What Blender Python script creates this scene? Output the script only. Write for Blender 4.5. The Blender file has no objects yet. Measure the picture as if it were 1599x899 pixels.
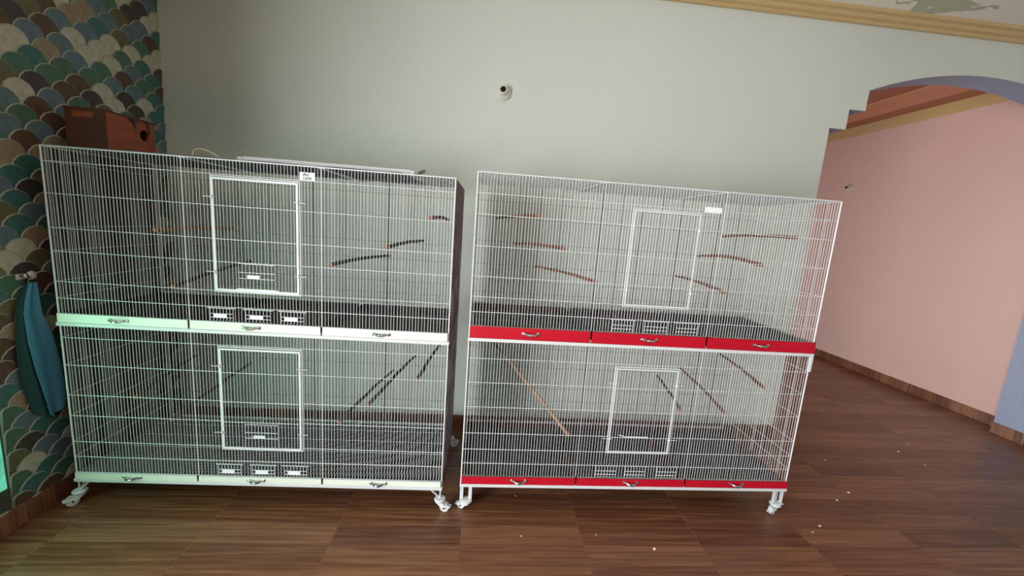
import bpy, math, random
from mathutils import Matrix, Vector
random.seed(7)
S = bpy.context.scene
COL = S.collection

# ------------------------------------------------------------------ camera
cam_d = bpy.data.cameras.new('camera'); cam = bpy.data.objects.new('camera', cam_d); COL.objects.link(cam)
cam_d.sensor_fit = 'HORIZONTAL'; cam_d.sensor_width = 36.0; cam_d.lens = 36.0 * 617.18 / 1599.0
cam_d.clip_start = 0.02
yaw, pitch, roll = 0.082334, 0.159613, 0.072635
f = Vector((math.sin(yaw)*math.cos(pitch), math.cos(yaw)*math.cos(pitch), -math.sin(pitch)))
r0 = Vector((math.cos(yaw), -math.sin(yaw), 0)); u0 = r0.cross(f)
r1 = math.cos(roll)*r0 + math.sin(roll)*u0; u1 = -math.sin(roll)*r0 + math.cos(roll)*u0
M = Matrix((r1, u1, -f)).transposed().to_4x4(); M.translation = Vector((1.9408, -1.9391, 1.5354))
cam.matrix_world = M
S.camera = cam

# ------------------------------------------------------------------ world, lights, exposure
W = bpy.data.worlds.new('daylight'); S.world = W; W.use_nodes = True
W.node_tree.nodes['Background'].inputs[0].default_value = (0.86, 0.93, 1.0, 1)
W.node_tree.nodes['Background'].inputs[1].default_value = 0.10
S.view_settings.view_transform = 'Standard'; S.view_settings.look = 'None'
S.view_settings.exposure = -0.14; S.view_settings.gamma = 1.0; S.view_settings.use_curve_mapping = False

def area(name, loc, rot, sx, sy, power, color):
    l = bpy.data.lights.new(name, 'AREA'); l.shape = 'RECTANGLE'; l.size = sx; l.size_y = sy
    l.energy = power; l.color = color
    o = bpy.data.objects.new(name, l); COL.objects.link(o); o.location = loc; o.rotation_euler = rot
    return o
# daylight through the large window of the left wall, behind the camera
area('window_daylight', (-0.53, -3.2, 1.15), (0, -math.pi/2, 0), 1.7, 2.5, 395, (0.97, 1.0, 0.99))
# green tinted daylight through the small green window by the cage
area('green_window_daylight', (-0.09, -0.62, 0.72), (0, -math.pi/2, 0), 0.95, 0.8, 8.5, (0.42, 1.0, 0.68))
# cool daylight through the window of the next room
area('next_room_daylight', (2.28, 3.3, 0.95), (0, -math.pi/2, 0), 1.1, 1.7, 60, (0.88, 0.95, 1.0))

# ------------------------------------------------------------------ helpers
def lin(c):
    o = []
    for v in c:
        v /= 255.0
        o.append(v/12.92 if v <= 0.04045 else ((v+0.055)/1.055)**2.4)
    return tuple(o)

def nt(m): return m.node_tree.nodes, m.node_tree.links

def mat(name, rgb, rough=0.6, metal=0.0, vary=0.0, vscale=8.0, bump=0.0, bscale=60.0, stretch=(1, 1, 1)):
    m = bpy.data.materials.new(name); m.use_nodes = True
    N, L = nt(m); b = N['Principled BSDF']
    c = lin(rgb)
    b.inputs['Base Color'].default_value = (*c, 1); b.inputs['Roughness'].default_value = rough
    b.inputs['Metallic'].default_value = metal
    tc = N.new('ShaderNodeTexCoord'); mp = N.new('ShaderNodeMapping'); mp.inputs['Scale'].default_value = stretch
    L.new(tc.outputs['Object'], mp.inputs['Vector'])
    if vary:
        n = N.new('ShaderNodeTexNoise'); n.inputs['Scale'].default_value = vscale; n.inputs['Detail'].default_value = 4
        L.new(mp.outputs[0], n.inputs['Vector'])
        rp = N.new('ShaderNodeValToRGB')
        rp.color_ramp.elements[0].position = 0.3; rp.color_ramp.elements[1].position = 0.7
        rp.color_ramp.elements[0].color = (*[x*(1-vary) for x in c], 1)
        rp.color_ramp.elements[1].color = (*[min(1, x*(1+vary)) for x in c], 1)
        L.new(n.outputs[0], rp.inputs[0]); L.new(rp.outputs[0], b.inputs['Base Color'])
    if bump:
        n2 = N.new('ShaderNodeTexNoise'); n2.inputs['Scale'].default_value = bscale; n2.inputs['Detail'].default_value = 3
        L.new(mp.outputs[0], n2.inputs['Vector'])
        bp = N.new('ShaderNodeBump'); bp.inputs['Strength'].default_value = bump; bp.inputs['Distance'].default_value = 0.002
        L.new(n2.outputs[0], bp.inputs['Height']); L.new(bp.outputs[0], b.inputs['Normal'])
    return m

class MB:
    """collects shapes into one mesh"""
    def __init__(s): s.v = []; s.f = []; s.m = []
    def add(s, vs, fs, mi=0):
        o = len(s.v); s.v += [tuple(x) for x in vs]; s.f += [tuple(i+o for i in q) for q in fs]; s.m += [mi]*len(fs)
    def box(s, a, b, mi=0):
        x0, y0, z0 = a; x1, y1, z1 = b
        s.add([(x0,y0,z0),(x1,y0,z0),(x1,y1,z0),(x0,y1,z0),(x0,y0,z1),(x1,y0,z1),(x1,y1,z1),(x0,y1,z1)],
              [(0,3,2,1),(4,5,6,7),(0,1,5,4),(1,2,6,5),(2,3,7,6),(3,0,4,7)], mi)
    def rod(s, a, b, r, n=4, mi=0, r2=None, cap=True):
        a = Vector(a); b = Vector(b); d = (b-a).normalized()
        h = Vector((0,0,1)) if abs(d.z) < 0.9 else Vector((1,0,0))
        x = d.cross(h).normalized(); y = d.cross(x); r2 = r if r2 is None else r2
        vs = []
        for p, rr in ((a, r), (b, r2)):
            for i in range(n):
                t = 2*math.pi*(i+.5)/n; vs.append(p + (x*math.cos(t)+y*math.sin(t))*rr)
        fs = [(i, i+n, (i+1) % n+n, (i+1) % n) for i in range(n)]
        if cap: fs += [tuple(range(n)), tuple(range(2*n-1, n-1, -1))]
        s.add(vs, fs, mi)
    def tube(s, pts, r, n=8, mi=0, closed=False):
        pts = [Vector(p) for p in pts]; rs = r if isinstance(r, (list, tuple)) else [r]*len(pts)
        vs = []; prev = None
        for k, p in enumerate(pts):
            d = (pts[min(k+1, len(pts)-1)] - pts[max(k-1, 0)]).normalized()
            if prev is None:
                h = Vector((0,0,1)) if abs(d.z) < 0.9 else Vector((1,0,0)); x = d.cross(h).normalized()
            else: x = (prev - d*prev.dot(d)).normalized()
            prev = x; y = d.cross(x)
            for i in range(n):
                t = 2*math.pi*i/n; vs.append(p + (x*math.cos(t)+y*math.sin(t))*rs[k])
        fs = []
        for k in range(len(pts)-1):
            for i in range(n): fs.append((k*n+i, (k+1)*n+i, (k+1)*n+(i+1) % n, k*n+(i+1) % n))
        fs += [tuple(range(n)), tuple(range(len(pts)*n-1, len(pts)*n-n-1, -1))]
        s.add(vs, fs, mi)
    def lathe(s, prof, origin, axis, n=20, mi=0):
        """prof: (radius, height along axis)"""
        o = Vector(origin); d = Vector(axis).normalized()
        h = Vector((0,0,1)) if abs(d.z) < 0.9 else Vector((1,0,0)); x = d.cross(h).normalized(); y = d.cross(x)
        vs = []
        for rr, hh in prof:
            for i in range(n):
                t = 2*math.pi*i/n; vs.append(o + d*hh + (x*math.cos(t)+y*math.sin(t))*rr)
        fs = []
        for k in range(len(prof)-1):
            for i in range(n): fs.append((k*n+i, k*n+(i+1) % n, (k+1)*n+(i+1) % n, (k+1)*n+i))
        s.add(vs, fs, mi)
    def prism(s, poly, a, b, axis=1, mi=0):
        """poly in the plane normal to axis, extruded from a to b"""
        def P(p, t):
            return {0: (t, p[0], p[1]), 1: (p[0], t, p[1]), 2: (p[0], p[1], t)}[axis]
        n = len(poly); vs = [P(p, a) for p in poly] + [P(p, b) for p in poly]
        fs = [tuple(range(n)), tuple(range(2*n-1, n-1, -1))] + [(i, i+n, (i+1) % n+n, (i+1) % n) for i in range(n)]
        s.add(vs, fs, mi)
    def mesh(s, name, mats, smooth=False):
        me = bpy.data.meshes.new(name); me.from_pydata(s.v, [], s.f)
        for m in (mats if isinstance(mats, (list, tuple)) else [mats]): me.materials.append(m)
        me.polygons.foreach_set('material_index', s.m)
        if smooth: me.polygons.foreach_set('use_smooth', [True]*len(s.f))
        me.validate(); me.update()
        if not smooth or True:
            import bmesh
            bm = bmesh.new(); bm.from_mesh(me); bmesh.ops.recalc_face_normals(bm, faces=bm.faces); bm.to_mesh(me); bm.free()
        return me
    def build(s, name, mats, parent=None, smooth=False, bevel=0.0, kind=None):
        o = bpy.data.objects.new(name, s.mesh(name, mats, smooth)); COL.objects.link(o)
        if parent: o.parent = parent
        if bevel:
            m = o.modifiers.new('bevel', 'BEVEL'); m.width = bevel; m.segments = 2; m.limit_method = 'ANGLE'
        if smooth:
            m = o.modifiers.new('edges', 'EDGE_SPLIT'); m.split_angle = math.radians(40)
        if kind: o['kind'] = kind
        return o

def tag(o, label, cat, group=None):
    o['label'] = label; o['category'] = cat
    if group: o['group'] = group
    return o
def empty(name, loc, rz=0):
    o = bpy.data.objects.new(name, None); COL.objects.link(o); o.location = loc; o.rotation_euler = (0, 0, rz); return o

# ------------------------------------------------------------------ materials
M_mint = mat('mint_wall_paint', (210, 214, 208), 0.55, vary=0.03, vscale=1.2, bump=0.05, bscale=25)
M_pink = mat('pink_wall_paint', (216, 180, 171), 0.5, vary=0.02, vscale=1.0, bump=0.04, bscale=20)
M_blue = mat('blue_daylit_reveal_paint', (152, 162, 188), 0.55, vary=0.04, vscale=2)  # pale reveal paint, with the blue tint of daylight put into its colour
M_tan = mat('varnished_tan_plaster', (198, 168, 120), 0.2, vary=0.04, vscale=14, stretch=(1, 1, 6))
M_brown = mat('brown_ceiling_paint', (170, 108, 78), 0.5, vary=0.04, vscale=3)
M_terra = mat('light_terracotta_paint', (212, 148, 112), 0.5, vary=0.04, vscale=3)
M_grout = mat('tan_grout', (150, 110, 82), 0.9)
M_groutl = mat('dark_plaster', (70, 74, 62), 0.9)
M_white = mat('white_powder_coat', (222, 222, 228), 0.35)
M_white2 = mat('white_enamel_wire', (222, 224, 228), 0.4)
M_wire_dark = mat('dark_grey_wire', (96, 98, 98), 0.5, 0.3)  # darker grey than the front wire: back grilles and posts, one roof, grates
M_roofr = mat('pale_grey_roof_wire', (176, 170, 176), 0.5)
M_dark = mat('blackish_brown_rexine', (50, 38, 36), 0.6, vary=0.2, vscale=6)
M_red = mat('red_enamel', (194, 16, 42), 0.38, vary=0.05, vscale=5)
M_ivory = mat('white_enamel_drawer', (238, 242, 232), 0.35, vary=0.02, vscale=5)
M_chrome = mat('brushed_chrome', (205, 205, 205), 0.22, 1.0)
M_tray = mat('dark_tray_floor', (58, 50, 46), 0.8, vary=0.35, vscale=40)
M_trayr = mat('dark_maroon_tray_edge', (84, 22, 34), 0.6)
M_trayd = mat('dark_brown_tray', (48, 36, 32), 0.7, vary=0.2, vscale=20)
M_bark = mat('red_brown_bark', (112, 62, 46), 0.8, vary=0.35, vscale=40, bump=0.5, bscale=90)
M_barkd = mat('dark_bark', (70, 54, 46), 0.85, vary=0.35, vscale=40, bump=0.5, bscale=90)
M_barkt = mat('tan_branch', (160, 122, 92), 0.8, vary=0.3, vscale=40, bump=0.5, bscale=90)
M_cut = mat('cut_wood_end', (158, 104, 74), 0.8)
M_rubber = mat('grey_caster_tyre', (205, 205, 208), 0.5)
M_axle = mat('dark_axle', (45, 42, 48), 0.5)
M_black = mat('black_hole', (10, 10, 10), 0.9)
M_nest = mat('reddish_plywood', (150, 74, 46), 0.6, vary=0.18, vscale=6, stretch=(1, 1, 5))
M_nestd = mat('dark_reddish_plywood', (84, 42, 32), 0.65, vary=0.18, vscale=6, stretch=(1, 1, 5))
M_sheet = mat('dark_purple_grey_sheet', (92, 78, 84), 0.7, vary=0.2, vscale=9)
M_cable = mat('yellowish_cable', (208, 206, 172), 0.5)
M_olive = mat('olive_cord', (92, 92, 70), 0.5)
M_card = mat('white_card', (244, 242, 250), 0.6)
M_ink = mat('black_ink', (40, 40, 52), 0.7)
M_crumb = mat('pale_crumb', (232, 216, 190), 0.9)
M_seed = mat('straw_husk', (150, 128, 88), 0.9)
M_cloth = mat('blue_cloth', (78, 146, 178), 0.9, bump=0.2, bscale=200)
M_clothd = mat('dark_teal_cloth', (34, 74, 76), 0.9, bump=0.2, bscale=200)
M_porc = mat('white_porcelain', (222, 220, 208), 0.3)
M_frame = mat('white_window_frame', (200, 205, 200), 0.5)

def maroon():
    m = mat('maroon_rexine_scuffed', (84, 42, 46), 0.5)
    N, L = nt(m); b = N['Principled BSDF']
    tc = N.new('ShaderNodeTexCoord'); n = N.new('ShaderNodeTexNoise'); n.inputs['Scale'].default_value = 7; n.inputs['Detail'].default_value = 6
    sp = N.new('ShaderNodeSeparateXYZ'); L.new(tc.outputs['Object'], n.inputs['Vector']); L.new(tc.outputs['Object'], sp.inputs[0])
    mr = N.new('ShaderNodeMapRange'); mr.inputs[1].default_value = 1.5; mr.inputs[2].default_value = 0.3; mr.inputs[3].default_value = -0.12; mr.inputs[4].default_value = 0.12
    L.new(sp.outputs[2], mr.inputs[0])
    ad = N.new('ShaderNodeMath'); ad.operation = 'ADD'; L.new(n.outputs[0], ad.inputs[0]); L.new(mr.outputs[0], ad.inputs[1])
    rp = N.new('ShaderNodeValToRGB'); rp.color_ramp.elements[0].position = 0.47; rp.color_ramp.elements[1].position = 0.58
    rp.color_ramp.elements[0].color = (*lin((104, 50, 52)), 1); rp.color_ramp.elements[1].color = (*lin((170, 158, 176)), 1)
    L.new(ad.outputs[0], rp.inputs[0]); L.new(rp.outputs[0], b.inputs['Base Color'])
    return m
M_maroon = maroon()

def tile_wood():
    """dark wood-look ceramic: five printed strips across each 60 cm tile, grain along the strips"""
    m = bpy.data.materials.new('wood_look_tile'); m.use_nodes = True
    N, L = nt(m); b = N['Principled BSDF']
    tc = N.new('ShaderNodeTexCoord'); oi = N.new('ShaderNodeObjectInfo'); sp = N.new('ShaderNodeSeparateXYZ')
    L.new(tc.outputs['Object'], sp.inputs[0])
    def mth(op, a, bb=None):
        n = N.new('ShaderNodeMath'); n.operation = op
        for i, x in enumerate((a, bb)):
            if x is None: continue
            if isinstance(x, (int, float)): n.inputs[i].default_value = x
            else: L.new(x, n.inputs[i])
        return n.outputs[0]
    strip = mth('FLOOR', mth('DIVIDE', mth('ADD', sp.outputs[1], 0.304), 0.1216))
    seed = mth('ADD', mth('MULTIPLY', oi.outputs['Random'], 37.0), mth('MULTIPLY', strip, 3.17))
    wn = N.new('ShaderNodeTexWhiteNoise'); wn.noise_dimensions = '1D'
    # a strip keeps most of its tone from tile to tile, as in the print
    L.new(mth('ADD', strip, mth('MULTIPLY', mth('FLOOR', mth('MULTIPLY', oi.outputs['Random'], 3.0)), 11.0)), wn.inputs['W'])
    cb = N.new('ShaderNodeCombineXYZ')
    L.new(mth('ADD', mth('MULTIPLY', sp.outputs[0], 2.2), seed), cb.inputs[0]); L.new(mth('MULTIPLY', sp.outputs[1], 62.0), cb.inputs[1]); L.new(seed, cb.inputs[2])
    g = N.new('ShaderNodeTexNoise'); g.inputs['Scale'].default_value = 1.0; g.inputs['Detail'].default_value = 6; g.inputs['Distortion'].default_value = 0.6
    L.new(cb.outputs[0], g.inputs['Vector'])
    rp = N.new('ShaderNodeValToRGB'); e = rp.color_ramp.elements
    e[0].position = 0.28; e[0].color = (*lin((84, 48, 33)), 1); e[1].position = 0.72; e[1].color = (*lin((150, 103, 75)), 1)
    k = e.new(0.5); k.color = (*lin((116, 74, 52)), 1)
    mix = mth('ADD', mth('MULTIPLY', g.outputs[0], 0.80), mth('MULTIPLY', wn.outputs['Value'], 0.20))
    L.new(mix, rp.inputs[0])
    # fine dark line at every strip edge
    fr = mth('FRACT', mth('DIVIDE', mth('ADD', sp.outputs[1], 0.304), 0.1216))
    edge = mth('LESS_THAN', mth('MINIMUM', fr, mth('SUBTRACT', 1.0, fr)), 0.012)
    mx = N.new('ShaderNodeMix'); mx.data_type = 'RGBA'; L.new(mth('MULTIPLY', edge, 0.45), mx.inputs[0])
    L.new(rp.outputs[0], mx.inputs[6]); mx.inputs[7].default_value = (*lin((60, 36, 26)), 1)
    L.new(mx.outputs[2], b.inputs['Base Color'])
    b.inputs['Roughness'].default_value = 0.33
    bp = N.new('ShaderNodeBump'); bp.inputs['Strength'].default_value = 0.12; bp.inputs['Distance'].default_value = 0.001
    L.new(g.outputs[0], bp.inputs['Height']); L.new(bp.outputs[0], b.inputs['Normal'])
    return m
M_tile = tile_wood()

def ceiling_mat():
    m = mat('stained_white_ceiling', (236, 232, 222), 0.8)
    N, L = nt(m); b = N['Principled BSDF']
    tc = N.new('ShaderNodeTexCoord'); n = N.new('ShaderNodeTexNoise'); n.inputs['Scale'].default_value = 5.5; n.inputs['Detail'].default_value = 3; n.inputs['Distortion'].default_value = 0.8
    L.new(tc.outputs['Object'], n.inputs['Vector'])
    vd = N.new('ShaderNodeVectorMath'); vd.operation = 'DISTANCE'; vd.inputs[1].default_value = (4.68, 0.60, 3.12)
    L.new(tc.outputs['Object'], vd.inputs[0])
    mr = N.new('ShaderNodeMapRange'); mr.inputs[1].default_value = 0.0; mr.inputs[2].default_value = 0.55; mr.inputs[3].default_value = 0.16; mr.inputs[4].default_value = -0.12
    L.new(vd.outputs['Value'], mr.inputs[0])
    ad = N.new('ShaderNodeMath'); L.new(n.outputs[0], ad.inputs[0]); L.new(mr.outputs[0], ad.inputs[1])
    rp = N.new('ShaderNodeValToRGB'); e = rp.color_ramp.elements
    e[0].position = 0.545; e[0].color = (*lin((236, 232, 222)), 1); e[1].position = 0.57; e[1].color = (*lin((186, 188, 168)), 1)
    L.new(ad.outputs[0], rp.inputs[0]); L.new(rp.outputs[0], b.inputs['Base Color'])
    bp = N.new('ShaderNodeBump'); bp.inputs['Strength'].default_value = 0.6; bp.inputs['Distance'].default_value = 0.004; bp.invert = True
    L.new(rp.outputs[0], bp.inputs['Height']); L.new(bp.outputs[0], b.inputs['Normal'])
    return m
M_ceil = ceiling_mat()

# ------------------------------------------------------------------ the room
XL, YW, YB, ZC = -0.117, 0.85, 1.05, 3.12     # left wall, back wall front / rear face, ceiling
XP = 6.78                                      # pink wall of the next room
def struct(mb, name, m, **k):
    o = mb.build(name, m, **k); o['kind'] = 'structure'; return o

b = MB(); b.box((-0.6, -5.2, -0.12), (9.0, 5.4, -0.0012)); floor = struct(b, 'floor', M_grout)
TS, TX, TY = 0.608, 0.7031, -0.13
tm = MB(); h = TS/2-0.0012
tm.prism([(-h, -h), (h, -h), (h, h), (-h, h)], -0.0030, -0.0008, axis=2)
hi = h-0.0012; tm.add([(-h,-h,-.0008),(h,-h,-.0008),(h,h,-.0008),(-h,h,-.0008),(-hi,-hi,0),(hi,-hi,0),(hi,hi,0),(-hi,hi,0)],
                      [(4,5,6,7),(0,1,5,4),(1,2,6,5),(2,3,7,6),(3,0,4,7)])
tile_me = tm.mesh('floor_tile', M_tile)
def tile(cx, cy):
    o = bpy.data.objects.new('floor_tile', tile_me); COL.objects.link(o); o.parent = floor; o.location = (cx, cy, 0); return o
for i in range(-1, 15):
    for j in range(-3, 9):
        cx, cy = TX+TS*(i-.5), TY+TS*(j+.5)
        if cx > XP+0.3 and j > 1: continue
        if cx < 2.3 and j > 2: continue
        if cx > 8.9: continue
        if cx < -0.3: continue
        tile(cx, cy)

# left wall with its two windows
LW = MB()
for (y0, y1, z0, z1) in ((-0.174, 1.05, 0, ZC), (-1.05, -0.174, 0, 0.2), (-1.05, -0.174, 2.25, ZC), (-1.9, -1.05, 0, ZC),
                         (-4.5, -1.9, 0, 0.3), (-4.5, -1.9, 2.05, ZC), (-5.2, -4.5, 0, ZC)):
    LW.box((XL-0.5, y0, z0), (XL, y1, z1))
wall_left = struct(LW, 'wall_left', M_groutl)

# scalloped relief on the left wall: overlapping round scales, each leaning out at its top edge
cols = {'cream': (186, 184, 166), 'brown': (92, 70, 54), 'teal': (66, 110, 106), 'slate': (96, 118, 128), 'olive': (104, 98, 70), 'sand': (150, 132, 110), 'dusk': (70, 62, 62), 'green': (76, 112, 92)}
scale_mats = {k: mat('scale_'+k, c, 0.55, vary=0.16, vscale=30, bump=0.15, bscale=150) for k, c in cols.items()}
M_rim = mat('scale_pale_rim', (158, 156, 140), 0.6)
R_S = 0.0665
def scale_mesh(name, m, ylo=-9, yhi=9):
    vs, fs, mi = [], [], []
    n = 14
    def X(z): return 0.004 + 0.011*(z+R_S)/(2*R_S)
    ring1 = []; ring2 = []; ring0 = []
    for i in range(n):
        t = 2*math.pi*i/n; y, z = math.cos(t), math.sin(t)
        def P(rr, dx):
            yy = max(ylo, min(yhi, y*rr)); zz = z*rr
            return (X(zz)+dx, yy, zz)
        ring0.append(P(R_S, -0.013)); ring1.append(P(R_S, -0.002)); ring2.append(P(R_S*0.94, 0.0015))
    vs = ring0+ring1+ring2
    fs += [(i, (i+1) % n, n+(i+1) % n, n+i) for i in range(n)]; mi += [1]*n
    fs += [(n+i, n+(i+1) % n, 2*n+(i+1) % n, 2*n+i) for i in range(n)]; mi += [1]*n
    fs += [tuple(range(2*n, 3*n))]; mi += [0]
    me = bpy.data.meshes.new(name); me.from_pydata(vs, [], fs); me.materials.append(m); me.materials.append(M_rim)
    me.polygons.foreach_set('material_index', mi); me.update(); return me
scale_me = {k: scale_mesh('scale', m) for k, m in scale_mats.items()}
keys = ['cream', 'brown', 'teal', 'slate', 'olive', 'sand', 'dusk', 'green', 'cream', 'brown', 'slate', 'teal', 'slate', 'green']
rng = random.Random(3)
hid = []
row = 0; count = 0
for k in range(-42, 18):
    za = 2.219 + 0.0528*k
    for j in range(-3, 7):
        ya = 0.1815 + 0.132*j + (0.066 if k % 2 else 0)
        cz = za - R_S
        if ya < -0.22 or ya > YW+0.03 or za < 0.1 or cz > ZC-0.03: continue
        key = rng.choice(keys)
        if ya < -0.174 and (0.15 < za < 2.3): continue
        behind = (ya > 0.10 and 0.25 < cz < 1.62)
        if behind: hid.append((ya, cz, key)); continue
        if ya < -0.174+R_S and 0.13 < za < 2.33:
            me = scale_mesh('scale', scale_mats[key], ylo=-0.172-ya)
        elif ya > YW-R_S: me = scale_mesh('scale', scale_mats[key], yhi=YW-0.001-ya)
        else: me = scale_me[key]
        o = bpy.data.objects.new('wall_scale', me); COL.objects.link(o); o.parent = wall_left; o.location = (XL, ya, cz); count += 1
sb = MB(); kk = list(scale_mats)
for ya, cz, key in hid:
    for poly in scale_me[key].polygons:
        pass
    vs = [(v.co.x+XL, min(v.co.y+ya, YW-0.001), v.co.z+cz) for v in scale_me[key].vertices]
    fs = [tuple(p.vertices) for p in scale_me[key].polygons]
    o0 = len(sb.v); sb.v += vs; sb.f += [tuple(i+o0 for i in q) for q in fs]
    sb.m += [len(kk) if p.material_index else kk.index(key) for p in scale_me[key].polygons]
sb.build('scale_relief', [scale_mats[k] for k in kk]+[M_rim], wall_left, kind='stuff')
print('scales', count, len(hid))

# windows of the left wall
def glow(name, rgb, strength):
    m = bpy.data.materials.new(name); m.use_nodes = True; N, L = nt(m)
    for n in list(N):
        if n.type == 'BSDF_PRINCIPLED': N.remove(n)
    e = N.new('ShaderNodeEmission'); e.inputs[1].default_value = strength
    tc = N.new('ShaderNodeTexCoord'); ns = N.new('ShaderNodeTexNoise'); ns.inputs['Scale'].default_value = 14; ns.inputs['Detail'].default_value = 4
    L.new(tc.outputs['Object'], ns.inputs['Vector'])
    rp = N.new('ShaderNodeValToRGB'); c = lin(rgb)
    rp.color_ramp.elements[0].position = 0.35; rp.color_ramp.elements[0].color = (*[x*.55 for x in c], 1)
    rp.color_ramp.elements[1].position = 0.6; rp.color_ramp.elements[1].color = (*c, 1)
    L.new(ns.outputs[0], rp.inputs[0]); L.new(rp.outputs[0], e.inputs[0])
    L.new(e.outputs[0], N['Material Output'].inputs[0]); return m
M_green = glow('green_sunlit_glass', (120, 240, 200), 0.9)
M_day = glow('daylit_frosted_glass', (235, 250, 245), 2.0)
def window(n, y0, y1, z0, z1, pane, nx, proud, XL=XL):
    wb = MB(); x0 = proud-.05
    wb.box((x0-.1, y0, z0), (x0-.04, y1, z0+.03)); wb.box((x0-.1, y0, z1-.03), (x0-.04, y1, z1))
    wb.box((x0-.1, y0, z0+.03), (x0-.04, y0+.03, z1-.03)); wb.box((x0-.1, y1-.03, z0+.03), (x0-.04, y1, z1-.03))
    for i in range(1, nx):
        yy = y0+(y1-y0)*i/nx; wb.box((x0-.1, yy-.02, z0+.03), (x0-.04, yy+.02, z1-.03))
    w = struct(wb, 'window_%d' % n, M_frame)
    pb = MB(); pb.box((proud, y0+.001, z0+.001), (proud+.006, y1-.001, z1-.001)); pb.build('pane', pane, w)
window(1, -1.05, -0.174, 0.2, 2.25, M_green, 2, XL-0.012)
window(2, -4.5, -1.9, 0.3, 2.05, M_day, 3, XL-0.45)
b = MB()
for (y0, y1, z0, z1) in ((YB, 2.4, 0, ZC), (2.4, 4.2, 0, 0.35), (2.4, 4.2, 1.95, ZC), (4.2, 5.3, 0, ZC)): b.box((2.05, y0, z0), (2.25, y1, z1))
struct(b, 'wall_next_left', M_pink)
window(3, 2.4, 4.2, 0.35, 1.95, M_day, 2, 2.2)

# back wall with the stepped arch opening
XJ0, XJ1, XM = 4.345, 6.60, 5.4725
arch = [(XJ0, 0), (XJ0, 2.369), (4.468, 2.369), (4.468, 2.505), (4.590, 2.505), (4.590, 2.642)]
Rr, zc0 = 2.325, 0.49
pts = []
for i in range(1, 24):
    x = 4.590 + (2*(XM-4.590))*i/24; pts.append((x, zc0+math.sqrt(Rr*Rr-(x-XM)**2)))
mir = [(2*XM-x, z) for x, z in arch][::-1]
outline = arch + pts + mir
WB = MB()
n = len(outline)
# front and rear faces in vertical strips so the faces stay convex
xs = sorted(set([round(p[0], 5) for p in outline]))
def top_at(x0, x1):
    xm = (x0+x1)/2
    zz = []
    for x in (x0+1e-6, x1-1e-6):
        best = 0
        for a, c in zip(outline[:-1], outline[1:]):
            if abs(a[0]-c[0]) < 1e-6: continue
            lo, hi = sorted((a, c))
            if lo[0]-1e-5 <= x <= hi[0]+1e-5 and lo[0]-1e-5 <= xm <= hi[0]+1e-5:
                best = lo[1]+(hi[1]-lo[1])*(x-lo[0])/(hi[0]-lo[0])
        zz.append(best)
    return zz
for Y in (YW, YB):
    mi = 0 if Y == YW else 1
    for x0, x1 in ((XL, XJ0), (XJ1, 9.0)): WB.add([(x0, Y, 0), (x1, Y, 0), (x1, Y, ZC), (x0, Y, ZC)], [(0, 1, 2, 3)], mi)
    for x0, x1 in zip(xs[:-1], xs[1:]):
        if x0 >= XJ0-1e-4 and x1 <= XJ1+1e-4:
            za, zb_ = top_at(x0, x1); WB.add([(x0, Y, za), (x1, Y, zb_), (x1, Y, ZC), (x0, Y, ZC)], [(0, 1, 2, 3)], mi)
for a, c in zip(outline[:-1], outline[1:]):
    WB.add([(a[0], YW, a[1]), (c[0], YW, c[1]), (c[0], YB, c[1]), (a[0], YB, a[1])], [(0, 1, 2, 3)], 2)
WB.add([(XL, YW, ZC), (9, YW, ZC), (9, YB, ZC), (XL, YB, ZC)], [(0, 1, 2, 3)], 0)
struct(WB, 'wall_back', [M_mint, M_pink, M_blue])

# the rest of the shell
b = MB(); b.box((XL-0.2, -5.2, ZC), (9.0, YW+.1, ZC+.1)); struct(b, 'ceiling', M_ceil)
b = MB(); b.box((9.0, -5.2, 0), (9.2, 5.4, ZC)); struct(b, 'wall_right', M_mint)
b = MB(); b.box((XP, YB, 0), (XP+.15, 5.3, ZC)); struct(b, 'wall_pink', M_pink)
b = MB(); b.box((0.5, 5.3, 0), (XP+.15, 5.45, ZC)); struct(b, 'wall_rear', M_pink)
b = MB(); b.box((0.5, YW+.1, ZC), (XP+.15, 5.45, ZC+.1)); struct(b, 'ceiling_next_room', M_brown)
# stepped boards and tan cornice of the next room's ceiling
b = MB(); b.box((6.085, YB, ZC-.02), (6.465, 5.3, ZC)); struct(b, 'trim_4', M_terra)
b = MB(); b.box((4.9, YB, ZC-.02), (5.62, 5.3, ZC)); struct(b, 'trim_5', M_terra)
def cornice(depth):
    return [(0, 0), (depth*.28, 0.0), (depth*.34, .018), (depth*.62, .024), (depth*.68, .046), (depth*.94, .052), (depth, .07), (depth, 1), (0, 1)]
cp = cornice(0.085)
b = MB(); b.prism([(YW-d, min(3.05+z, ZC)) for d, z in cp], XL, 9.0, axis=0); struct(b, 'trim_1', M_tan)
b = MB(); b.prism([(XP-d*.5, min(3.01+z*1.3, ZC)) for d, z in cp], YB, 5.3, axis=1); struct(b, 'trim_2', M_tan)

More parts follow.
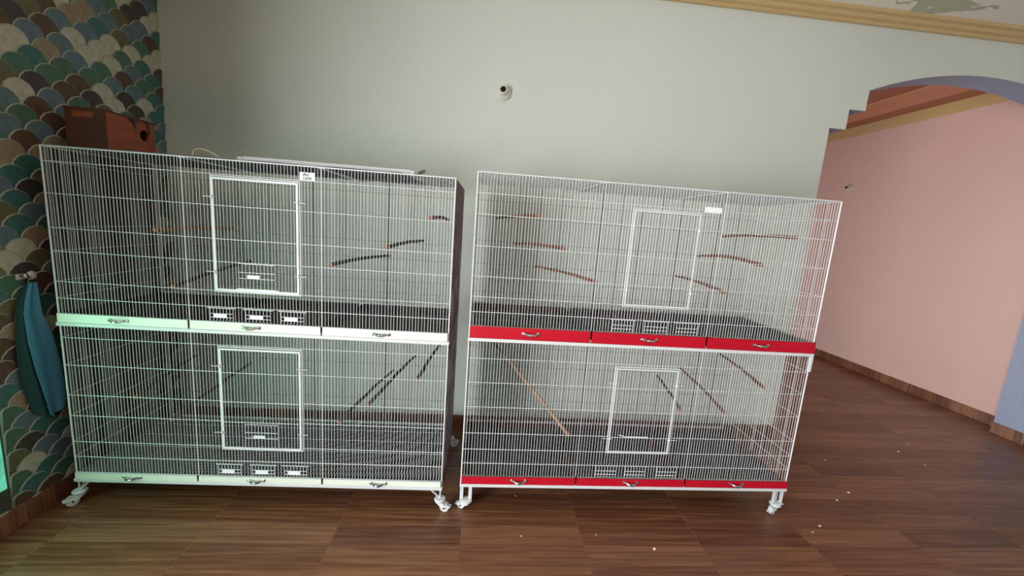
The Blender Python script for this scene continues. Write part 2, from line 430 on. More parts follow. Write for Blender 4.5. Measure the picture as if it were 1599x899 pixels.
# tiled skirting, one piece per tile
def baseboard(name, axis, fixed, thick, a0, a1, off):
    e = MB(); lo, hi = sorted((fixed, fixed+thick*.6))
    if axis == 1: e.box((lo, a0, 0), (hi, a1, 0.1))
    else: e.box((a0, lo, 0), (a1, hi, 0.1))
    o = struct(e, name, M_grout)
    x = off
    while x < a1:
        p, q = max(x+.001, a0+.001), min(x+TS-.001, a1)
        if q-p > .02:
            t = MB(); l2, h2 = sorted((fixed+thick*.05, fixed+thick))
            if axis == 1: t.box((l2, -(q-p)/2, 0.001), (h2, (q-p)/2, 0.102))
            else: t.box((-(q-p)/2, l2, 0.001), ((q-p)/2, h2, 0.102))
            ob = t.build('skirting_tile', M_tile, o, bevel=.002); ob.location = (0, (p+q)/2, 0) if axis == 1 else ((p+q)/2, 0, 0)
        x += TS
baseboard('baseboard_left', 1, XL, .016, -0.9, YW-.016, TY-TS*2)
baseboard('baseboard_back', 0, YW, -.016, XL, XJ0, TX-TS*2)
baseboard('baseboard_archside', 0, YW, -.016, XJ1+.001, 9.0, TX+TS*9)
baseboard('baseboard_pink', 1, XP, -.016, YB, 5.3, 1.02)
baseboard('baseboard_jamb', 1, XJ1, -.014, YW, YB, YW-.3)

# ------------------------------------------------------------------ bird cages
def zsub(z0, z1, holes):
    """z intervals of z0..z1 left after removing holes"""
    segs = [(z0, z1)]
    for a, c in holes:
        out = []
        for p, q in segs:
            if c <= p or a >= q: out.append((p, q)); continue
            if a > p: out.append((p, a))
            if c < q: out.append((c, q))
        segs = out
    return [s_ for s_ in segs if s_[1]-s_[0] > .002]

DEP = 0.6
def wire_face(x0, x1, z0, z1, y, pitch, r, hz, rh, rects, n=5, jit=.0012):
    mb = MB(); k = max(1, round((x1-x0)/pitch)); p = (x1-x0)/k
    for i in range(1, k):
        x = x0+p*i
        j1, j2 = random.uniform(-jit, jit), random.uniform(-jit, jit)
        for a, c in zsub(z0, z1, [(q[2], q[3]) for q in rects if q[0] < x < q[1]]):
            mb.rod((x+j1, y, a), (x+j2, y, c), r, n, cap=False)
    for z in hz:
        for a, c in zsub(x0, x1, [(q[0], q[1]) for q in rects if q[2] < z < q[3]]):
            mb.rod((a, y-r-rh*.6, z), (c, y-r-rh*.6, z), rh, 5, cap=False)
    return mb

def handle(parent, x, z, y):
    hb = MB(); L_ = .052
    pts = [(x-L_*.6, y-.002, z), (x-L_*.5, y-.008, z), (x-L_*.3, y-.018, z-.002), (x, y-.022, z-.003), (x+L_*.3, y-.018, z-.002), (x+L_*.5, y-.008, z), (x+L_*.6, y-.002, z)]
    hb.tube(pts, [.004, .0045, .006, .007, .006, .0045, .004], 8)
    for sx in (-1, 1): hb.lathe([(0, .005), (.006, .0045), (.009, .0025), (.0095, 0)], (x+sx*L_*.72, y, z), (0, -1, 0), 12)
    for sx in (-1, 1): hb.rod((x+sx*L_*.72, y-.004, z), (x+sx*L_*.5, y-.008, z), .0045, 8)
    return hb.build('handle', M_chrome, parent, smooth=True)

def cage(name, loc, rz, Wd, zt, za, zb, zc, zd, g1, g2, hu, hl, doors, feeders, style):
    root = empty(name, loc, rz)
    red = style == 'red'
    gx = [0, g1*Wd, g2*Wd, Wd]
    # uprights
    for (x, y) in ((0, 0), (Wd, 0), (0, DEP), (Wd, DEP)):
        p = MB(); z_lo = zd
        p.rod((x, y, z_lo), (x, y, zt), .0040, 8); p.build('corner_post', M_white, root, smooth=True)
    tiers = ((za, zt, hu, 0), (zc, zb, hl, 1))
    for (z0, z1, hz, t) in tiers:
        rects = [d['rect'] for d in doors if d['tier'] == t] + [q['rect'] for q in feeders if q['tier'] == t]
        for s in range(3):
            wire_face(gx[s], gx[s+1], z0, z1, 0, .0150, .00120, hz, .0015, rects).build('front_grille', M_white2, root, kind='stuff')
        for s in (1, 2):
            p = MB(); p.rod((gx[s], -.001, z0), (gx[s], -.001, z1), .0019 if red else .0027, 8); p.build('divider_post', M_white, root, smooth=True)
        wire_face(0, Wd, z0, z1, DEP, .0165 if not red else .033, .0009 if not red else .001, hz, .0012, []).build('back_grille', M_wire_dark, root, kind='stuff')
        for k in range(1, 4 if not red else 14):
            x = Wd*k/(4 if not red else 14); p = MB(); p.rod((x, DEP-.004, z0), (x, DEP-.004, z1), .0022 if red and k % 2 else .003, 6)
            p.build('back_post', M_wire_dark, root)
        # ends
        for x in (0, Wd):
            e = MB(); k = round(DEP/(.075 if red else .02))
            for i in range(1, k): e.rod((x, DEP*i/k, z0), (x, DEP*i/k, z1), .0012, 4, cap=False)
            for z in hz: e.rod((x, 0, z), (x, DEP, z), .0015, 4, cap=False)
            e.build('side_grille', M_white2, root, kind='stuff')
        # floor grate
        if red or t == 1:
            g = MB(); k = round(Wd/.015)
            for i in range(1, k): g.rod((Wd*i/k, .004, z0+.004), (Wd*i/k, DEP-.004, z0+.004), .0011, 4, cap=False)
            for i in range(1, 5): g.rod((.004, DEP*i/5, z0+.001), (Wd-.004, DEP*i/5, z0+.001), .0014, 4, cap=False)
            g.build('floor_grate', M_white2 if not red else M_wire_dark, root, kind='stuff')
    # top frame and roof
    p = MB()
    p.rod((0, 0, zt), (Wd, 0, zt), .0032, 8); p.rod((0, DEP, zt), (Wd, DEP, zt), .0032, 8)
    p.rod((0, 0, zt), (0, DEP, zt), .0032, 8); p.rod((Wd, 0, zt), (Wd, DEP, zt), .0032, 8)
    p.build('top_frame', M_white, root, smooth=True)
    g = MB(); k = round(Wd/.015)
    for i in range(1, k): g.rod((Wd*i/k, 0, zt), (Wd*i/k, DEP, zt), .0012, 4, cap=False)
    for i in range(1, 16): g.rod((0, DEP*i/16, zt+.002), (Wd, DEP*i/16, zt+.002), .0012, 4, cap=False)
    g.build('roof_grille', M_roofr if red else M_wire_dark, root, kind='stuff')
    for s in (1, 2):
        p = MB(); p.box((gx[s]-.013, .004, zt-.006), (gx[s]+.013, DEP-.004, zt-.002)); p.build('roof_bar', M_white, root)
    # rails, drawers
    for (zlo, zhi, t) in ((zb, za, 0), (zd, zc, 1)):
        rl = MB(); rh = .017
        rl.box((-.006, -.014, zlo), (Wd+.006, .004, zlo+rh)); rl.build('rail', M_white, root, bevel=.002)
        rl = MB(); rl.box((-.004, DEP-.004, zlo), (Wd+.004, DEP+.004, zhi)); rl.build('rail', M_white, root)
        for x in (-.003, Wd+.003):
            rl = MB(); rl.box((x-.003, .004, zlo), (x+.003, DEP-.004, zlo+.012)); rl.build('rail', M_white, root)
        for s in range(3):
            x0, x1 = gx[s]+(.006 if s else .002), gx[s+1]-.004
            if red and s == 2: x1 = Wd+.004
            d = MB(); zf = zlo+rh+.0015
            d.box((x0, -.013, zf), (x1, -.009, zhi), 0)
            d.box((x0+.008, -.009, zf+.004), (x1-.008, DEP-.02, zf+.007), 1)
            d.box((x0+.008, -.009, zf+.007), (x0+.010, DEP-.02, zhi-.006), 2)
            d.box((x1-.010, -.009, zf+.007), (x1-.008, DEP-.02, zhi-.006), 2)
            d.box((x0+.010, DEP-.023, zf+.007), (x1-.010, DEP-.02, zhi-.004), 2)
            dr = d.build('drawer', [M_red if red else M_ivory, M_tray if red else M_trayd, M_trayr if red else M_trayd], root)
            lipm = MB(); lipm.box((x0, -.0135, zhi), (x1, -.002, zhi+.003)); lipm.build('drawer_lip', M_chrome if red else M_white, dr)
            handle(dr, (gx[s]+gx[s+1])/2 - (.02 if not red else 0), (zf+zhi)/2+.002, -.013)
    # doors
    for d in doors:
        x0, x1, z0, z1 = d['rect']; y = -.008; w = .0065 if red else .009
        fr = MB()
        fr.box((x0, y-.003, z0), (x0+w, y+.003, z1)); fr.box((x1-w, y-.003, z0), (x1, y+.003, z1))
        fr.box((x0+w, y-.003, z1-w), (x1-w, y+.003, z1)); fr.box((x0+w, y-.003, z0), (x1-w, y+.003, z0+w))
        fr.rod((x0-.006, y+.004, z0-.006), (x0-.006, y+.004, z1+.006), .0028, 6); fr.rod((x1+.006, y+.004, z0-.006), (x1+.006, y+.004, z1+.006), .0028, 6)
        fr.rod((x0-.006, y+.004, z0-.006), (x1+.006, y+.004, z0-.006), .0028, 6); fr.rod((x0-.006, y+.004, z1+.006), (x1+.006, y+.004, z1+.006), .0028, 6)
        door = fr.build('door', M_white, root)
        fl = d.get('flap')
        wm = wire_face(x0+w*.5, x1-w*.5, z0+w*.5, z1-w*.5, y, .0150, .00120, [z for z in (hu if d['tier'] == 0 else hl) if z0 < z < z1], .0016, [fl] if fl else [])
        wm.build('door_wires', M_white2, door, kind='stuff')
        for xx, sg in ((x1, 1), (x0, -1)):
            for fz in (.83, .17):
                z = z0+(z1-z0)*fz; lt = MB()
                lt.rod((xx-sg*.016, y-.006, z), (xx+sg*.036, y-.006, z), .0018, 6); lt.rod((xx-sg*.002, y-.006, z-.007), (xx-sg*.002, y-.006, z+.007), .0045, 8)
                lt.build('latch', M_white, door)
        if fl:
            fx0, fx1, fz0, fz1 = fl; q = MB(); yy = y-.004
            k = 10
            for i in range(k+1): q.rod((fx0+(fx1-fx0)*i/k, yy, fz0), (fx0+(fx1-fx0)*i/k, yy, fz1), .0014, 5)
            for z in (fz0, fz0+(fz1-fz0)*.42, fz0+(fz1-fz0)*.66, fz1): q.rod((fx0, yy-.002, z), (fx1, yy-.002, z), .0016, 5)
            q.rod((fx0-.012, yy, fz0-.003), (fx1+.016, yy, fz0-.003), .003, 6)
            if d.get('tab'):
                tx, tz = d['tab']; q.box((tx-.028, yy-.006, tz-.0085), (tx+.028, yy-.004, tz+.0085))
            q.build('feeding_flap', M_white, door)
        elif d.get('open'):
            fx0, fx1, fz = d['open']; q = MB(); q.rod((fx0, y-.004, fz), (fx1, y-.004, fz), .004, 6); q.rod((fx0-.04, y-.004, fz+.01), (fx0, y-.004, fz), .003, 6)
            q.build('perch_bar', M_white, door)
    for q_ in feeders:
        x0, x1, z0, z1 = q_['rect']; y = -.007; q = MB(); k = 7
        for i in range(k+1): q.rod((x0+(x1-x0)*i/k, y, z0), (x0+(x1-x0)*i/k, y, z1), .0014, 5)
        for z in (z0+(z1-z0)*.27, z0+(z1-z0)*.58): q.rod((x0, y-.002, z), (x1, y-.002, z), .0016, 5)
        q.rod((x0-.012, y, z1+.002), (x1+.012, y, z1+.002), .0022, 6)
        fd = q.build('feeder_door', M_white, root)
        if not red:
            p = MB(); zc_ = z0+(z1-z0)*.42; xc = x0+(x1-x0)*.46; p.box((xc-.03, y-.006, zc_-.0095), (xc+.03, y-.003, zc_+.0095)); p.build('label_plate', M_card, fd)
    return root, gx

def caster(root, x, y, ztop, ang, wheel_r=.025, brake=True):
    """swivel caster: round plate, fork, wheel, brake pedal; wheel touches the floor"""
    c = MB(); ca, sa = math.cos(ang), math.sin(ang)
    def P(a, w, z): return (x+ca*a-sa*w, y+sa*a+ca*w, z)
    c.lathe([(0, ztop), (.026, ztop), (.03, ztop-.004), (.03, ztop-.009), (.022, ztop-.015), (.018, ztop-.02), (0, ztop-.02)], (x, y, 0), (0, 0, 1), 20)
    for w in (-.015, .015):
        pts = [(-.02, ztop-.018), (.022, ztop-.018), (.038, wheel_r+.006), (.034, wheel_r-.008), (.022, wheel_r-.008)]
        vs = [P(a, w-.0015, z) for a, z in pts]+[P(a, w+.0015, z) for a, z in pts]; n_ = len(pts)
        c.add(vs, [tuple(range(n_)), tuple(range(2*n_-1, n_-1, -1))]+[(i, i+n_, (i+1) % n_+n_, (i+1) % n_) for i in range(n_)])
    if brake:
        pts = [(.03, ztop-.03), (.062, ztop-.036), (.06, ztop-.042), (.03, ztop-.042)]
        vs = [P(a, -.012, z) for a, z in pts]+[P(a, .012, z) for a, z in pts]
        c.add(vs, [(0,1,2,3),(7,6,5,4)]+[(i, i+4, (i+1) % 4+4, (i+1) % 4) for i in range(4)])
    co = c.build('caster', M_white, root)
    w = MB(); cx = P(.028, 0, wheel_r)
    ax = Vector((-sa, ca, 0)); 
    w.lathe([(0, -.011), (wheel_r*.35, -.0115), (wheel_r*.4, -.009), (wheel_r*.75, -.009), (wheel_r*.97, -.011), (wheel_r, -.008), (wheel_r, .008), (wheel_r*.97, .011), (wheel_r*.75, .009), (wheel_r*.4, .009), (wheel_r*.35, .0115), (0, .0115)], cx, ax, 22, 0)
    w.lathe([(0, -.0185), (.005, -.0185), (.005, .0185), (0, .0185)], cx, ax, 10, 1)
    w.build('wheel', [M_rubber, M_axle], co, smooth=True)
    return co

# white cage (left)
Lr, Lg = cage('bird_cage', (0, 0, 0), -.0104, 1.8, 1.7276, .9771, .9200, .1678, .1212, .3217, .6606,
    [1.663, 1.5245, 1.3725, 1.2675, 1.128, 1.050], [.861, .7255, .5745, .4685, .3325, .2525],
    [dict(rect=(.709, 1.088, 1.131, 1.649), tier=0, flap=(.816, .981, 1.146, 1.264), tab=(.885, 1.2045)),
     dict(rect=(.708, 1.089, .324, .848), tier=1, flap=(.818, .977, .333, .460), tab=(.888, .3955))],
    [dict(rect=(.677, .781, .984, 1.043), tier=0), dict(rect=(.838, .952, .984, 1.043), tier=0), dict(rect=(1.001, 1.107, .984, 1.043), tier=0),
     dict(rect=(.680, .787, .174, .234), tier=1), dict(rect=(.843, .951, .174, .234), tier=1), dict(rect=(1.000, 1.111, .174, .234), tier=1)], 'white')
tag(Lr, 'white two-tier wire bird cage with white drawers, beside the scalloped wall', 'bird cage', 'two-tier wire cages on casters')
# end panels of the white cage
for x in (.004, 1.797):
    for (z0, z1) in ((.925, 1.722), (.125, .915)):
        p = MB(); s_ = 1 if x > 1 else -1
        p.box((x+(.006 if s_ > 0 else -.009), .004, z0), (x+(.009 if s_ > 0 else -.006), DEP+.004, z1)); p.build('side_panel', M_maroon if s_ > 0 else M_dark, Lr)
# legs and casters of the white cage
for (x, y, sx, sy, ang) in ((.004, 0, 1, 1, -2.3), (1.796, 0, -1, 1, -.25), (.004, DEP, 1, -1, 2.4), (1.796, DEP, -1, -1, .5)):
    lg = MB(); lg.rod((x, y, .122), (x, y, .070), .0042, 8); lg.rod((x+sx*.055, y, .122), (x, y, .068), .0042, 8); lg.rod((x, y+sy*.055, .122), (x, y, .068), .0042, 8)
    lg.build('leg', M_white, Lr, smooth=True)
    caster(Lr, x, y, .070, ang)

# red-drawer cage (right)
Rt, Rg = cage('bird_cage', (1.9024, -.0143, 0), .0057, 1.8478, 1.7682, 1.0252, .9467, .2042, .1419, .3343, .6693,
    [1.672, 1.573, 1.422, 1.274, 1.172, 1.096], [.855, .726, .593, .447, .356, .275],
    [dict(rect=(.772, 1.113, 1.171, 1.648), tier=0), dict(rect=(.776, 1.114, .360, .835), tier=1, open=(.87, .99, .452))],
    [dict(rect=(.725, .834, 1.030, 1.092), tier=0), dict(rect=(.896, 1.014, 1.030, 1.092), tier=0), dict(rect=(1.066, 1.180, 1.030, 1.092), tier=0),
     dict(rect=(.725, .839, .210, .276), tier=1), dict(rect=(.890, 1.003, .210, .276), tier=1), dict(rect=(1.071, 1.181, .210, .276), tier=1)], 'red')
tag(Rt, 'white two-tier wire bird cage with red drawers, before the arch', 'bird cage', 'two-tier wire cages on casters')
p = MB(); p.box((1.842, -.014, .862), (1.852, .004, .9467)); p.build('corner_bracket', M_white, Rt)
for (x, y, sx, ang) in ((.006, .004, 1, 2.7), (1.842, .004, -1, 3.6), (.006, DEP-.004, 1, 2.0), (1.842, DEP-.004, -1, .8)):
    lg = MB()
    for dx in (0, .046): lg.box((x+sx*dx-.009, y-.002, .062), (x+sx*dx+.009, y+.002, .142))
    lg.box((x-.009 if sx > 0 else x-.055, y-.016, .058), (x+.055 if sx > 0 else x+.009, y+.016, .062))
    sg = 1 if y < .3 else -1
    if sx < 0: lg.box((x+sx*.023-.012, y+sg*.014, .062), (x+sx*.023+.012, y+sg*.018, .142))
    lg.build('leg', M_white, Rt)
    caster(Rt, x+sx*.028, y, .058, ang, .021)

def to_world(root, x, y, z):
    c, s = math.cos(root.rotation_euler.z), math.sin(root.rotation_euler.z)
    return Vector((root.location.x+c*x-s*y, root.location.y+s*x+c*y, z))

# ------------------------------------------------------------------ perches, each a branch from the front wires to the back wires
def perch(root, a, b_, rad, m, label, bend=0.006, seed=0):
    A, B = to_world(root, a[0], .012, a[1]), to_world(root, b_[0], b_[2] if len(b_) > 2 else .585, b_[1])
    d = B-A; rnd = random.Random(seed); pts = []; rs = []
    for i in range(10):
        t = i/9; w = math.sin(math.pi*t)*bend
        pts.append(Vector((w*rnd.choice((-1, 1))*.3, 0, w + rnd.uniform(-.0012, .0012))) + d*t)
        rs.append(rad*(1.05-.2*t)*rnd.uniform(.95, 1.06))
    mb = MB(); mb.tube(pts, [q*1.1 for q in rs], 9)
    o = mb.build('perch', m, None, smooth=True); o.location = A
    ce = MB(); dn = (pts[1]-pts[0]).normalized(); ce.rod(-dn*.006, dn*.010, rad*1.12, 10); ce.build('cut_end', M_cut, o)
    tag(o, label, 'perch', 'wooden perches inside the cages'); return o
wc, rc = 'white-drawer cage', 'red-drawer cage'
PER = [
 (Lr, (1.228, 1.283), (1.364, 1.288), .0085, M_barkd, 'dark perch in %s, upper tier, just right of its big door' % wc),
 (Lr, (1.487, 1.384), (1.565, 1.393), .0085, M_barkd, 'dark perch in %s, upper tier, second from its maroon side' % wc),
 (Lr, (1.690, 1.537), (1.716, 1.534), .0085, M_bark, 'highest perch in %s, red-ended, close to its maroon right side' % wc),
 (Lr, (.442, 1.392), (.440, 1.388), .0085, M_barkt, 'pale tan perch high in %s, upper tier, left of the door' % wc),
 (Lr, (.504, 1.133), (.536, 1.201), .0085, M_barkd, 'dark low perch rising behind the upper door of %s' % wc),
 (Lr, (1.268, .480), (1.405, .541), .0080, M_barkd, 'lowest of three perches right of the lower door in %s' % wc),
 (Lr, (1.411, .577), (1.542, .644), .0085, M_barkd, 'middle of three perches right of the lower door in %s' % wc),
 (Lr, (1.654, .726), (1.696, .722), .0085, M_barkd, 'lower-tier perch nearest the maroon right side of %s' % wc),
 (Lr, (.297, .570), (.180, .578), .0080, M_barkd, 'leftmost perch in the lower tier of %s, yellowish end' % wc),
 (Lr, (.456, .458), (.507, .540), .0080, M_barkd, 'lower-tier perch rising behind the lower door of %s' % wc),
 (Rt, (.299, 1.584), (.123, 1.564), .0085, M_bark, 'topmost perch at the left end of %s, upper tier' % rc),
 (Rt, (.439, 1.435), (.242, 1.416), .0080, M_bark, 'second perch down at the left end of %s, upper tier' % rc),
 (Rt, (.618, 1.279), (.389, 1.279), .0080, M_bark, 'lowest of three left perches in the upper tier of %s' % rc),
 (Rt, (1.646, 1.572), (1.617, 1.556), .0080, M_bark, 'topmost perch at the right end of %s, upper tier' % rc),
 (Rt, (1.484, 1.419), (1.458, 1.415), .0085, M_bark, 'bowed perch, middle of three right of the upper door of %s' % rc),
 (Rt, (1.306, 1.266), (1.332, 1.275), .0080, M_bark, 'perch crossing the upper door edge of %s, lowest of right three' % rc),
 (Rt, (.561, .439), (.146, .768), .0085, M_barkt, 'longest slanting tan branch in the lower tier of %s, left side' % rc),
 (Rt, (1.416, .600), (1.456, .638), .0075, M_bark, 'middle perch in the right half of the lower tier, %s' % rc),
 (Rt, (1.165, .606), (1.299, .576), .0075, M_barkd, 'short dark perch seen behind the lower door of %s' % rc),
 (Rt, (1.617, .753), (1.727, .752), .0080, M_bark, 'rightmost perch in the lower tier of %s, reddish bark' % rc),
]
for i, (rt, a, b_, rad, m, lab) in enumerate(PER):
    perch(rt, a, b_, rad, m, lab, bend=.022 if 'bowed' in lab else .008, seed=i)

# seed husks scattered over the trays: uncountable litter
for rt, gxx, z, lab in ((Lr, 1.8, .9420+.0265, 'straw husks littered on the upper trays of the white-drawer cage'),
                        (Rt, 1.8478, .9467+.0260, 'seed husks littered on the upper trays of the red-drawer cage')):
    mb = MB(); z = (.92 if rt is Lr else .9467)+.0258
    for i in range(420):
        x, y = random.uniform(.03, gxx-.03), random.uniform(.02, DEP-.04); a = random.uniform(0, 3.14); l = random.uniform(.002, .005)
        d = (math.cos(a)*l, math.sin(a)*l); e = (-math.sin(a)*.0015, math.cos(a)*.0015)
        mb.add([(x-d[0], y-d[1], z), (x+e[0], y+e[1], z), (x+d[0], y+d[1], z), (x-e[0], y-e[1], z), (x, y, z+.0025)], [(0,1,4),(1,2,4),(2,3,4),(3,0,4)])
    o = mb.build('seed_litter', M_seed, None, kind='stuff'); o.location = rt.location; o.rotation_euler = rt.rotation_euler
    tag(o, lab, 'litter')

# ------------------------------------------------------------------ things on the white cage's roof
ZR = 1.7276+.004
nb = empty('nest_box', (-.036, .155, ZR), -.0104)
bw, bd, bh = .172, .285, .192
x1b = bw; t_ = .012
p = MB(); p.box((0, 0, 0), (bw, bd, t_)); p.box((0, bd-t_, t_), (bw, bd, bh)); p.box((0, t_, t_), (t_, bd-t_, bh)); p.build('body', M_nest, nb)
p = MB(); p.box((0, 0, t_), (bw, t_, bh*.80)); p.box((0, 0, bh*.80), (.03, t_, bh)); p.box((bw-.045, 0, bh*.80), (bw, t_, bh)); p.box((.03, 0, bh*.95), (bw-.045, t_, bh)); p.build('front_board', M_nestd, nb)
p = MB(); p.box((.03, .004, bh*.80), (bw-.045, .010, bh*.95)); p.build('sliding_hatch', M_nest, nb)
# entrance side with a real round hole
p = MB(); hy, hz_, hr = .222, .122, .028; n_ = 20; ring = []
oy0, oy1, oz0, oz1 = t_, bd-t_, t_, bh
for xx in (bw-t_, bw):
    inner = [(xx, hy+hr*math.cos(2*math.pi*i/n_), hz_+hr*math.sin(2*math.pi*i/n_)) for i in range(n_)]
    outer = []
    for i in range(n_):
        c, s = math.cos(2*math.pi*i/n_), math.sin(2*math.pi*i/n_)
        k = min([((oy1-hy)/c if c > 1e-6 else 9e9), ((oy0-hy)/c if c < -1e-6 else 9e9), ((oz1-hz_)/s if s > 1e-6 else 9e9), ((oz0-hz_)/s if s < -1e-6 else 9e9)])
        outer.append((xx, hy+c*k, hz_+s*k))
    p.add(inner+outer, [(i, (i+1) % n_, n_+(i+1) % n_, n_+i) for i in range(n_)])
    for (cy, cz) in ((oy0, oz0), (oy1, oz0), (oy1, oz1), (oy0, oz1)):
        # corner filler triangles
        near = sorted(range(n_), key=lambda i: (outer[i][1]-cy)**2+(outer[i][2]-cz)**2)
        e1 = [i for i in range(n_) if abs(outer[i][1]-cy) < 1e-6]; e2 = [i for i in range(n_) if abs(outer[i][2]-cz) < 1e-6]
        if e1 and e2:
            a_ = min(e1, key=lambda i: abs(outer[i][2]-cz)); c_ = min(e2, key=lambda i: abs(outer[i][1]-cy))
            p.add([outer[a_], outer[c_], (xx, cy, cz)], [(0, 1, 2)])
p.add([(bw-t_, hy+hr*math.cos(2*math.pi*i/n_), hz_+hr*math.sin(2*math.pi*i/n_)) for i in range(n_)]+[(bw, hy+hr*math.cos(2*math.pi*i/n_), hz_+hr*math.sin(2*math.pi*i/n_)) for i in range(n_)],
      [(i, (i+1) % n_, n_+(i+1) % n_, n_+i) for i in range(n_)])
p.build('entrance_board', M_nest, nb)
p = MB(); p.box((-.002, .10, bh), (bw+.003, bd+.003, bh+.007)); p.box((-.002, -.002, bh), (bw+.003, .098, bh+.006)); p.build('lid', M_nestd, nb)
p = MB(); p.tube([(bw+.002, .15, bh+.002), (bw+.007, .155, bh-.02), (bw+.006, .165, bh-.045)], .0035, 6); p.tube([(bw+.003, .235, bh+.004), (bw+.008, .243, bh-.03), (bw+.005, .246, bh-.06)], .0035, 6); p.tube([(bw+.004, .13, bh-.006), (bw+.008, .15, bh-.012), (bw+.004, .185, bh-.006)], .003, 6)
p.build('wire_hook', M_axle, nb)
tag(nb, 'reddish wooden nest box with round entrance hole on the white-drawer cage roof', 'nest box')

sh = empty('cover_sheet', (.02, .03, ZR), -.0104)
p = MB(); nx_, ny_ = 30, 6; LX, LY = 1.50, .545
vs = []; 
for j in range(ny_+1):
    for i in range(nx_+1):
        x, y = LX*i/nx_, LY*j/ny_; vs.append((x+ (.04*j/ny_ if i == nx_ else 0), y, .0015+.003*abs(math.sin(x*9+y*7))))
fs = [(j*(nx_+1)+i, j*(nx_+1)+i+1, (j+1)*(nx_+1)+i+1, (j+1)*(nx_+1)+i) for j in range(ny_) for i in range(nx_)]
# give the sheet thickness
nv = len(vs); vs += [(x, y, z+.003) for x, y, z in vs]
fs += [tuple(i+nv for i in q) for q in fs]
edge = [i for i in range(nx_+1)]; 
for a_, c_ in zip(range(nx_), range(1, nx_+1)): fs.append((a_, c_, c_+nv, a_+nv)); k_ = ny_*(nx_+1); fs.append((k_+a_, k_+c_, k_+c_+nv, k_+a_+nv))
for j in range(ny_): a_, c_ = j*(nx_+1), (j+1)*(nx_+1); fs.append((a_, c_, c_+nv, a_+nv)); fs.append((a_+nx_, c_+nx_, c_+nx_+nv, a_+nx_+nv))
p.add(vs, fs); COL.objects.unlink(sh); bpy.data.objects.remove(sh)
# the nest box stands beside the sheet, which starts right of it
sh = p.build('cover_sheet', M_sheet); sh.location = (.16, .03, ZR-.0005); sh.scale = (.92, 1, 1); sh.rotation_euler = (0, 0, -.0104)
tag(sh, 'dark purple-grey sheet spread over the white-drawer cage roof', 'sheet')

tl = empty('tube_light', (.715, .19, ZR+.009), -.006)
p = MB(); p.box((.02, -.016, 0), (.84, .016, .020)); p.build('batten', M_white, tl, bevel=.003)
for x in (0, .84): p = MB(); p.box((x, -.018, 0), (x+.022, .018, .026)); p.build('end_cap', M_card, tl, bevel=.003)
p = MB(); p.rod((.022, 0, .024), (.838, 0, .024), .007, 10); p.build('tube', M_card, tl, smooth=True)
tag(tl, 'slim white tube-light batten lying on the white-drawer cage roof', 'light fitting')

p = MB(); pts = []
for t, x, z in ((0, .520, .008), (.1, .510, .020), (.2, .508, .036), (.3, .516, .050), (.4, .535, .056), (.5, .560, .054), (.6, .585, .044), (.7, .612, .028), (.8, .635, .014), (.9, .68, .009), (1, .70, .008)):
    pts.append((x, .17+.03*t, z))
p.tube(pts, .0034, 8); c = p.build('cable', M_cable, None, smooth=True); c.location = (0, 0, ZR+.002)
tag(c, 'pale yellowish cable looping up beside the nest box on the cage roof', 'cable')
p = MB(); p.tube([(0, 0, .004), (.006, 0, .022), (.022, .004, .036), (.040, .008, .042), (.036, .010, .032), (.020, .008, .026), (.010, .004, .012), (.012, 0, .004)], .0038, 8)
c = p.build('power_cord', M_olive, None, smooth=True); c.location = (1.585, .19, ZR+.003)
tag(c, 'olive cord end curling up at the right end of the tube light', 'cord')

# handwritten card on the front wires
cd = MB(); cd.box((-.034, -.0012, -.019), (.034, .0012, .017)); card = cd.build('name_card', M_card)
card.location = to_world(Lr, 1.130, -.008, 1.683); card.rotation_euler = (0, 0, -.0104)
tag(card, 'small white card reading ALI CAGE on the white-drawer cage front', 'card')
def letters(txt, size, x, z, parent):
    cu = bpy.data.curves.new('lettering', 'FONT'); cu.body = txt; cu.size = size; cu.extrude = .0003; cu.align_x = 'CENTER'; cu.offset = .0004
    tmp = bpy.data.objects.new('tmp', cu); COL.objects.link(tmp)
    me = bpy.data.meshes.new_from_object(tmp.evaluated_get(bpy.context.evaluated_depsgraph_get()))
    bpy.data.objects.remove(tmp); me.materials.clear(); me.materials.append(M_ink)
    o = bpy.data.objects.new('lettering', me); COL.objects.link(o); o.parent = parent; o.rotation_euler = (math.pi/2, 0, 0); o.location = (x, -.0016, z)
letters('ALI', .0185, -.006, .001, card); letters('CAGE', .0150, 0, -.0145, card)
cd = MB(); cd.box((-.043, -.0012, -.014), (.043, .0012, .014)); card2 = cd.build('name_card', M_card)
card2.location = to_world(Rt, 1.172, -.008, 1.675); card2.rotation_euler = (0, 0, .0057)
tag(card2, 'blank white card on the red-drawer cage, right of the upper door', 'card')

# ------------------------------------------------------------------ lamp holders on the walls
def holder(loc, axis, label, tilt):
    mb = MB()
    mb.lathe([(0, 0), (.048, 0), (.050, .006), (.046, .012), (.034, .020), (.030, .030), (.029, .050), (.026, .056), (.020, .057), (.019, .050)], (0, 0, 0), axis, 24, 0)
    mb.lathe([(.0195, .0515), (.010, .050), (0, .050)], (0, 0, 0), axis, 24, 1)
    o = mb.build('lamp_holder', [M_porc, M_black], None, smooth=True); o.location = loc; o.rotation_euler = tilt
    tag(o, label, 'lamp holder'); return o
holder((2.023, YW+.001, 2.388), (-.12, -1, .10), 'empty white lamp holder on the pale green back wall', (0, 0, 0))
holder((XP-.001, 3.157, 2.338), (-1, -.1, .0), 'small empty lamp holder on the pink wall beyond the arch', (0, 0, 0))

